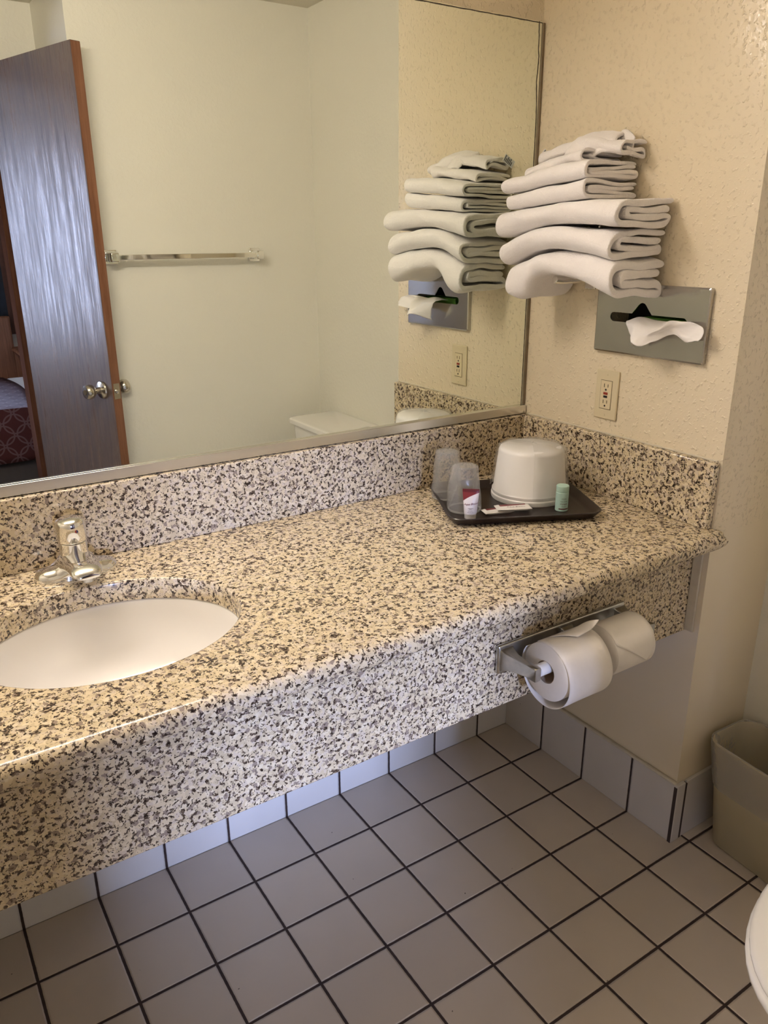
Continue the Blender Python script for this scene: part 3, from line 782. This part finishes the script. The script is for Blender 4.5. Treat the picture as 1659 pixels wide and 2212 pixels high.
# two wrapped cups
def cup(name, label, cx, cy, r0, r1, h, seed, bagtop):
    t = thing(name, label, 'cup', (cx, cy, ZT), 'clear plastic cups wrapped in film on the tray')
    prof = [(r0-.001, .0004), (r0+.0008, .0006), (r0+.001, .003), (r0-.0008, .0045), (lerp(r0, r1, .12), .012), (lerp(r0, r1, .13)-.0012, .0135), (lerp(r0, r1, .30), .030), (lerp(r0, r1, .31)-.001, .0315), (lerp(r0, r1, .8), h*.80), (r1+.0004, h*.86), (r1-.0008, h*.875), (r1-.0015, h*.99), (r1-.003, h), (r1-.005, h-.003), (0, h-.004)]
    obj('cup_body', G().lathe(prof, (cx, cy, ZT), 'z', 40, None, False, False), M['cupm'], t, angle=40)
    obj('rim', G().lathe([(r0-.0015, .0004), (r0+.0014, .0004), (r0+.0016, .0034), (r0-.0015, .0040), (r0-.0015, .0004)], (cx, cy, ZT), 'z', 40, None, False, False), M['rim'], t, angle=40)
    def bg(u, v):
        a = 2*PI*u
        if v < .78: hh = lerp(.001, h, v/.78); r = lerp(r0+.002, r1+.0022, v/.78)
        else:
            k = (v-.78)/.22; hh = h+bagtop*k**.8; r = (r1+.0022)*(1-k)**.75*(1+.25*k*math.sin(2*a+seed))
        w = max(0, math.cos(a-.2-seed))**6
        r += .0022*(noise.noise((math.cos(a)*2+seed, math.sin(a)*2, v*4))+.5)*(1 if v < .9 else .4) + .006*w*math.sin(PI*min(1, v*1.1))
        return (cx+r*math.cos(a), cy+r*math.sin(a), ZT+hh)
    obj('wrapper', G().grid(bg, 60, 30), M['film'], t)['label'] = 'clear film wrapper'
cup('plastic_cup', 'wrapped clear plastic cup standing against the backsplash, behind the other cup', -.341, -.112, .0325, .0250, .112, 1.0, .006)
cup('plastic_cup', 'wrapped clear plastic cup right behind the maroon and white tube', -.362, -.206, .0360, .0250, .102, 2.6, .008)
# tube standing on its cap
view = Vector((-1.4286+.388, -1.5102+.259, 0)).normalized(); side = Vector((-view.y, view.x, 0))
if side.x < 0: side = -side
P0 = Vector((-.388, -.259, ZT))
t = thing('lotion_tube', 'white and maroon lotion tube standing in front of the wrapped cups', 'tube', P0)
def tubering(h, hw, hd): return [P0+side*(hw*math.cos(a))+view*(hd*math.sin(a))+Vector((0, 0, h)) for a in [2*PI*i/32 for i in range(32)]]
obj('cap', G().loft([tubering(.0, .0128, .0115), tubering(.0105, .0132, .0118)]), M['capw'], t, bevel=.0006)
TR = [(.0105, .0135, .0118), (.014, .0142, .0120), (.028, .0152, .0105), (.044, .0168, .0070), (.058, .0180, .0028), (.0605, .0182, .0012), (.0665, .0184, .0011)]
s_ = N('tube print'); p_ = s_.pos(); sp_ = s_.n('ShaderNodeSeparateXYZ'); s_.l(p_, sp_.inputs[0])
uu = s_.math('ADD', s_.math('MULTIPLY', sp_.outputs[0], side.x), s_.math('MULTIPLY', sp_.outputs[1], side.y))
un = s_.math('DIVIDE', s_.math('ADD', uu, .0175), .035)
edge = s_.math('ADD', .036, s_.math('MULTIPLY', .0225, s_.math('POWER', s_.math('MAXIMUM', un, 0.0), .55)))
k_ = s_.math('GREATER_THAN', sp_.outputs[2], edge)
k2 = s_.math('GREATER_THAN', sp_.outputs[2], .0598)
cc = s_.mix(k_, (.84, .80, .83), (.21, .024, .034)); cc = s_.mix(k2, cc, (.13, .014, .022))
M['tubeprint'] = s_.set(Base_Color=cc, Roughness=.3)
tb = obj('tube_body', G().loft([tubering(*r) for r in TR]), M['tubeprint'], t, angle=50)
def tsurf(u, h, lift=.0003):
    hd = curve1([(r[0], r[2]) for r in TR], h); hw = curve1([(r[0], r[1]) for r in TR], h)
    q = max(0, 1-(u/hw)**2)**.5
    return P0+side*u+view*(hd*q+lift)+Vector((0, 0, h))
obj('lettering', text_geo('Aqua Bloom', .0062, lambda v: tsurf(v.x+.001, .0345+v.y+.10*v.x, .0003+v.z), .35, .0001), M['maroon'], tb, smooth=False)
for k, (wd, h) in enumerate(((.011, .0255), (.006, .0236), (.010, .0195), (.012, .0165))):
    obj('lettering', text_geo('moisturizing' if k == 0 else ('lotion' if k == 1 else ('for hands' if k == 2 else 'and body use')), .0024, lambda v, h=h: tsurf(v.x, h+v.y, .0003+v.z), 0, .0001), M['inkg'], tb, smooth=False)
# soap packets
def packet(label, c, ang, ln, wd, z, curl, body, words):
    a = TA+ang; e1 = Vector((math.cos(a), math.sin(a), 0)); e2 = Vector((-e1.y, e1.x, 0)); c = Vector((c[0], c[1], z))
    t = thing('soap_packet', label, 'packet', c, 'small soap packets on the tray')
    def top(u, v):
        x = (u-.5)*ln; y = (v-.5)*wd; e = min(1, min(u, 1-u)/.16); ff = min(1, min(v, 1-v)/.22)
        return c+e1*x+e2*y+Vector((0, 0, .0012+.0050*(e*(2-e))*(.35+.65*ff*(2-ff))+curl*(1-e)))
    g = G().grid(top, 30, 12)
    g2 = G(); g2.v = list(g.v); g2.f = list(g.f)
    b = len(g2.v); g2.v += [tuple(c+e1*((u/30-.5)*ln)+e2*((v/12-.5)*wd)+Vector((0, 0, .0004+curl*(1-min(1, min(u/30, 1-u/30)/.16))))) for u in range(31) for v in range(13)]
    g2.f += [tuple(i+b for i in reversed(f)) for f in g.f]
    m = N('packet print'); q = m.pos(); sp = m.n('ShaderNodeSeparateXYZ'); m.l(q, sp.inputs[0])
    xx = m.math('ADD', m.math('MULTIPLY', sp.outputs[0], e1.x), m.math('MULTIPLY', sp.outputs[1], e1.y))
    yy = m.math('ADD', m.math('MULTIPLY', sp.outputs[0], e2.x), m.math('MULTIPLY', sp.outputs[1], e2.y))
    band = m.math('GREATER_THAN', m.math('ADD', yy, m.math('MULTIPLY', xx, -.10)), wd*.06)
    endw = m.math('LESS_THAN', m.math('ABSOLUTE', xx), ln*.38)
    f = m.math('MULTIPLY', band, endw)
    cc = m.mix(f, (.82, .79, .76), (.20, .023, .033))
    obj('wrapper', g2, m.set(Base_Color=cc, Roughness=.4), t)
    if words: obj('lettering', text_geo(words, .0085, lambda v: Vector(top(.55+v.x/ln, .30+v.y/wd))+Vector((0, 0, .0003+v.z)), .3, .0001), M['inkg'], t, smooth=False)
packet('maroon and white soap packet lying under the other one, sticking out at its left', (-.312, -.262), .16, .070, .030, ZT, .002, 0, None)
packet('maroon and white soap packet lying in front of the ice bucket', (-.279, -.276), .0, .080, .034, ZT+.0055, .002, 1, 'Aqua Bloom')
# small mint green bottle
MB = Vector((-.1855, -.333, ZT))
t = thing('shampoo_bottle', 'small mint green bottle at the right front of the tray', 'bottle', MB)
bb = obj('bottle_body', G().lathe([(0, 0), (.0128, 0), (.0142, .0012), (.0142, .043), (.0136, .0438), (0, .0438)], MB, 'z', 36), M['mint'], t)
obj('cap', G().lathe([(0, .0442), (.0138, .0442), (.0141, .0450), (.0141, .0575), (.0132, .0586), (0, .0588)], MB, 'z', 36), M['mintcap'], t)
bv = math.atan2(-1.51+.333, -1.43+.1855)+.35
def bsurf(v, h): a = bv+v.x/.0142; r = .0143+v.z; return MB+Vector((r*math.cos(a), r*math.sin(a), h+v.y))
for txt, sz, h, mt in (('mint', .0060, .0305, 'ink2'), ('tea tree', .0052, .0245, 'ink2'), ('shampoo', .0046, .0185, 'ink'), ('fresh', .0042, .0125, 'ink2')):
    obj('lettering', text_geo(txt, sz, lambda v, h=h: bsurf(v, h), 0, .0001), M[mt], bb, smooth=False)
g = G(); 
g.grid(lambda u, v: bsurf(Vector((lerp(-.011, .013, u), 0, .0001)), lerp(.0055, .0080, v)), 16, 1); obj('print_band', g, M['ink'], bb, solid=.0001)

# ------------------------------------------------------------------ toilet paper holder and rolls
AY = -.557; RZ, RY = .674, -.637
t = thing('toilet_paper_holder', 'worn double toilet paper holder screwed to the granite apron', 'paper holder', (-.4, AY, .668))
obj('back_plate', G().box(-.567, -.228, AY-.010, AY-.0003, .640, .699), M['pewter'], t, bevel=.004, seg=3)
for px in (-.5465, -.3935, -.2430):
    rings = []
    for s, hw, hz, y in ((0, .0165, .0235, AY-.009), (.12, .0135, .0195, AY-.016), (.35, .0095, .0150, AY-.035), (.8, .0075, .0125, RY+.012), (1, .0075, .0135, RY-.010), (1.02, .0065, .0125, RY-.0125)):
        zc = lerp(.668, RZ, min(1, s)); rings.append([(px+x, y, zc+z) for x, z in rrect(0, 0, hw, hz, .003, 3)])
    obj('post', G().loft(rings), M['pewter'], t, angle=45)
for a, b in ((-.539, -.401), (-.386, -.2505)): obj('spindle', G().lathe([(0, 0), (.0075, 0), (.0115, .004), (.0115, b-a-.004), (.0075, b-a), (0, b-a)], (a, RY, RZ), 'x', 24), M['rodw'], t)
def roll(label, x0, x1, R, tail, seed):
    zc = RZ-.0093; yc = RY
    t = thing('toilet_paper_roll', label, 'toilet paper', ((x0+x1)/2, yc, zc), 'toilet paper rolls on the double holder')
    cr = .0208
    rr = lambda r: r
    obj('paper', G().lathe([(cr+.0008, 0), (R-.0010, 0), (R, .0010), (R, x1-x0-.0010), (R-.0010, x1-x0), (cr+.0008, x1-x0)], (x0, yc, zc), 'x', 72, None, False, False), M['paper'], t, angle=50)
    obj('core', G().lathe([(cr+.0006, .0006), (cr+.0006, x1-x0-.0006), (cr-.0004, x1-x0-.0006), (cr-.0004, .0006), (cr+.0006, .0006)], (x0, yc, zc), 'x', 40, None, False, False), M['kraft'], t, angle=50)
    return t, yc, zc
def cyl(yc, zc, r, a): return (yc-r*math.cos(a), zc+r*math.sin(a))    # a = 0 faces the room, PI/2 is up
t, yc, zc = roll('large toilet paper roll with loose hanging sheet at the left end of the holder', -.516, -.4085, .0545, True, 1)
def loose(u, v):      # outer turn hanging loose below the roll
    a = lerp(PI*.62, -PI*1.18, v)
    dr = .0012+.011*max(0, math.sin(lerp(0, PI, min(1, max(0, (.55*PI-a)/(1.55*PI))))))**1.5
    y, z = cyl(yc+.004, zc, .0545+dr, a)
    return (lerp(-.517, -.409, u)+.0015*noise.noise((u*3, v*6, 2)), y+.0015*noise.noise((u*4, v*5, 8)), z-.004*math.sin(PI*min(1, max(0, (.4*PI-a)/(1.3*PI)))))
obj('loose_sheet', G().grid(loose, 10, 60), M['paper'], t, solid=.0005)['label'] = 'loose outer sheet drooping below the roll'
def flap(u, v):
    a = lerp(PI*.60, PI*.42, v); lift = .002+.030*u**1.5*v**1.1
    y, z = cyl(yc, zc, .056+lift, a)
    return (lerp(-.490+.035*v, -.425+.012*v, u)+.004*v*math.sin(3*u), y, z+.003*math.sin(5*u+1)*v)
obj('torn_flap', G().grid(flap, 12, 12), M['paper'], t, solid=.0005)['label'] = 'torn sheet end sticking up on top'
t, yc, zc = roll('toilet paper roll with end folded to a triangle at the right end of the holder', -.381, -.278, .0500, False, 2)
def tri(u, v):        # folded point lying on the front of the roll
    a = lerp(PI*.72, -PI*.13, v); w = 1-min(1, max(0, (PI*.20-a)/(PI*.33)))
    xm = -.3000; x = lerp(lerp(-.3805, xm, 1-w), lerp(-.2785, xm, 1-w), u)
    y, z = cyl(yc, zc, .0507+.0022*(1-w)**.5+.0003, a)
    return (x, y, z)
obj('folded_point', G().grid(tri, 12, 20), M['paper'], t, solid=.0006)['label'] = 'sheet end folded into a triangle'

# ------------------------------------------------------------------ waste bin with liner
t = thing('waste_bin', 'beige plastic waste bin standing in the corner beyond the counter', 'waste bin', (.128, -.755, 0))
ra = math.radians(-6)
def wr(hx, hy, r, z, dx=0, dy=0, n=7):
    out = []
    for x, y in rrect(0, 0, hx, hy, r, n): out.append((.130+dx+x*math.cos(ra)-y*math.sin(ra)*.6, -.757+dy+x*math.sin(ra)*.4+y*math.cos(ra), z))
    return out
rings = [wr(.055, .108, .03, .0005), wr(.060, .113, .034, .005), wr(.079, .140, .045, .268), wr(.083, .144, .047, .270), wr(.083, .144, .047, .282), wr(.080, .141, .045, .284), wr(.077, .138, .043, .280), wr(.057, .110, .032, .008)]
obj('bin_body', G().loft(rings), M['bin'], t, angle=50)
o = thing('bin_liner', 'thin whitish bin liner folded over the rim of the beige waste bin', 'bin liner', (.13, -.757, .19))
rings = []
prof = [(.0735, .1335, .165), (.0765, .1375, .19), (.0815, .1430, .24), (.0855, .1465, .272), (.0850, .1460, .2855), (.0800, .1410, .2875), (.0750, .1360, .278), (.0710, .1310, .23), (.0665, .1240, .15), (.059, .112, .05)]
for i, (a, b, z) in enumerate(prof):
    ring = wr(a, b, .045, z, n=14)
    rings.append([(x+.002*noise.noise((x*40, y*40, i*.7)), y+.002*noise.noise((x*40, y*40, i*.7+9)), z2+(.010*noise.noise((x*14, y*14, 3)) if i == 0 else (.002*noise.noise((x*30, y*30, 5))))) for x, y, z2 in ring])
obj('liner_film', G().loft(rings, False, False), M['liner'], o)

# ------------------------------------------------------------------ toilet
TY0 = -1.222
t = thing('toilet', 'white toilet standing at the right wall, tank seen in the mirror', 'toilet', (.0, TY0, 0))
def trk(x0, x1, hy, r, z): return [(x, TY0+y, z) for x, y in rrect((x0+x1)/2, 0, (x1-x0)/2, hy, r, 6)]
obj('tank', G().loft([trk(.040, .225, .180, .03, .375), trk(.032, .232, .188, .035, .40), trk(.018, .233, .200, .035, .64), trk(.018, .233, .200, .035, .663)]), M['china'], t)
obj('tank_lid', G().loft([trk(.008, .237, .208, .03, .664), trk(.002, .238, .214, .032, .668), trk(.002, .238, .214, .032, .684), trk(.008, .235, .208, .03, .6895), trk(.024, .22, .194, .02, .691)]), M['china'], t)
obj('flush_handle', G().tube([(.012, TY0+.150, .63), (-.006, TY0+.150, .63), (-.012, TY0+.140, .629), (-.013, TY0+.095, .622)], [.009, .009, .007, .006], 12), M['chrome'], t)
def oval(x0, x1, hw, z, n=48):
    xc = x1-(x1-x0)*.42; out = []
    for i in range(n):
        a = 2*PI*i/n; c, d = math.cos(a), math.sin(a)
        lx = (xc-x0) if c < 0 else (x1-xc); out.append((xc+lx*math.copysign(abs(c)**.92, c), TY0+.031+hw*math.copysign(abs(d)**.95, d), z))
    return out
BXF = -.560
obj('bowl', G().loft([oval(-.33, .10, .105, 0), oval(-.34, .11, .11, .02), oval(-.32, .10, .10, .10), oval(-.36, .10, .115, .18), oval(-.46, .12, .155, .27), oval(BXF+.02, .14, .178, .345), oval(BXF+.005, .15, .184, .372), oval(BXF+.01, .15, .180, .380)]), M['china'], t, angle=60)
obj('bowl_shelf', G().loft([trk(-.08, .20, .11, .03, .25), trk(-.08, .205, .16, .04, .36), trk(-.06, .205, .17, .04, .374)]), M['china'], t)
obj('seat', G().loft([oval(BXF-.004, -.06, .186, .381), oval(BXF-.008, -.055, .190, .387), oval(BXF-.008, -.055, .190, .394), oval(BXF-.002, -.06, .184, .399)]), M['china'], t, angle=60)
obj('seat_lid', G().loft([oval(BXF+.002, -.06, .182, .400), oval(BXF-.004, -.055, .187, .405), oval(BXF-.004, -.055, .187, .410), oval(BXF+.004, -.06, .180, .416), oval(BXF+.05, -.09, .14, .420), oval(BXF+.16, -.18, .05, .421)]), M['china'], t, angle=60)
for s in (-1, 1): obj('hinge', G().lathe([(0, -.018), (.010, -.018), (.011, 0), (.010, .018), (0, .018)], (-.052, TY0+s*.075, .398), 'y', 16), M['china'], t)

# ------------------------------------------------------------------ towel bar seen in the mirror
t = thing('towel_bar', 'chrome towel bar on the cream wall, seen in the mirror', 'towel bar', (-.28, YB, 1.34))
BZ = 1.337
for px in (-.615, -.045):
    po = obj('bracket', G().box(px-.024, px+.024, YB+.0003, YB+.010, BZ-.026, BZ+.026), M['chrome'], t, bevel=.004, seg=3)
    obj('bracket_post', G().box(px-.016, px+.016, YB+.009, YB+.070, BZ-.017, BZ+.017), M['chrome'], po, bevel=.005, seg=3)
obj('bar', G().box(-.615, -.045, YB+.048, YB+.064, BZ-.0095, BZ+.0095), M['chrome'], t, bevel=.002)

# ------------------------------------------------------------------ bedroom furniture seen through the doorway in the mirror
t = thing('bed', 'bed with maroon patterned spread in the room beyond the doorway', 'bed', (-1.6, -3.3, 0))
BD0, BD1, BDX0, BDX1 = -2.72, -3.80, -2.3, -.05
obj('mattress', G().box(BDX0+.03, BDX1, BD1+.04, BD0-.03, .33, .585), M['sheet'], t, bevel=.05, seg=3)
def spread(u, v):
    s = lerp(-.32, 1.28, u)      # across the bed: hanging side, top, far side
    W = abs(BD1-BD0)
    if s < 0: y = BD0+.006*math.sin(v*17)*min(1, -s*4); z = .595+s*.26/.32
    elif s > 1: y = BD1; z = .595-(s-1)*.26/.28
    else: y = lerp(BD0, BD1, s); z = .598+.006*math.sin(7*s+9*v)
    return (lerp(BDX0, -.74-.02*math.sin(9*u), v), y, z)
obj('bedspread', G().grid(spread, 40, 40), M['spread'], t, solid=.012)
obj('sheet', G().box(-.76, BDX1, BD1+.02, BD0-.01, .50, .600), M['sheet'], t, bevel=.03, seg=3)['label'] = 'white turned-down sheet'
g = G().grid(lambda u, v: (lerp(BDX0+.03, BDX1, u), BD0-.05+.010*math.sin(u*55)*v, lerp(.38, .004, v)), 160, 4)
obj('bed_skirt', g, M['skirtm'], t, solid=.006)
# curtain beside the window
t = thing('curtain', 'dark navy curtain hanging beside the bedroom window, seen in the mirror', 'curtain', (-.55, BY+.09, .80))
g = G().grid(lambda u, v: (lerp(-1.02, .06, u), BY+.085+.035*math.sin(u*46), lerp(2.16, .79, v)), 180, 6)
obj('cloth', g, M['curtain'], t, solid=.006)
for k in range(5):
    x0 = -.96+.19*k
    obj('stripe', G().grid(lambda u, v: (x0+.05*u, BY+.128, lerp(2.16, .79, v)), 2, 2), M['curtainb'], t, solid=.004)['label'] = 'brown vertical stripe'
obj('curtain_rod', G().tube([(-4.4, BY+.10, 2.18), (.08, BY+.10, 2.18)], .012, 12), M['jamb'], t)
# wooden armchair
t = thing('armchair', 'reddish wooden armchair beyond the bed, seen in the mirror', 'chair', (-.85, -4.10, 0))
def cx(x, y, z): return (-.85+x, -4.10+y, z)
for sx in (-.27, .27):
    a = obj('armrest', G().loft([[cx(sx+p, y, z+q) for p, q in rrect(0, 0, .03, .014, .01, 3)] for y, z in ((-.26, .70), (-.1, .705), (.1, .70), (.2, .685), (.26, .66))]), M['chairw'], t)
    for yy in (.20, -.24): obj('leg', G().loft([[cx(sx+p, yy+q, z) for p, q in rrect(0, 0, w_, w_, .006, 3)] for z, w_ in ((0, .016), (.4, .024), (.69, .022))]), M['chairw'], t)
obj('seat', G().box(-.85-.26, -.85+.26, -4.32, -3.88, .36, .46), M['spread'], t, bevel=.03, seg=3)
obj('backrest', G().box(-.85-.26, -.85+.26, -4.355, -4.315, .46, .92), M['chairw'], t, bevel=.012)

for o in S.objects:
    if '_o' in o: del o['_o']
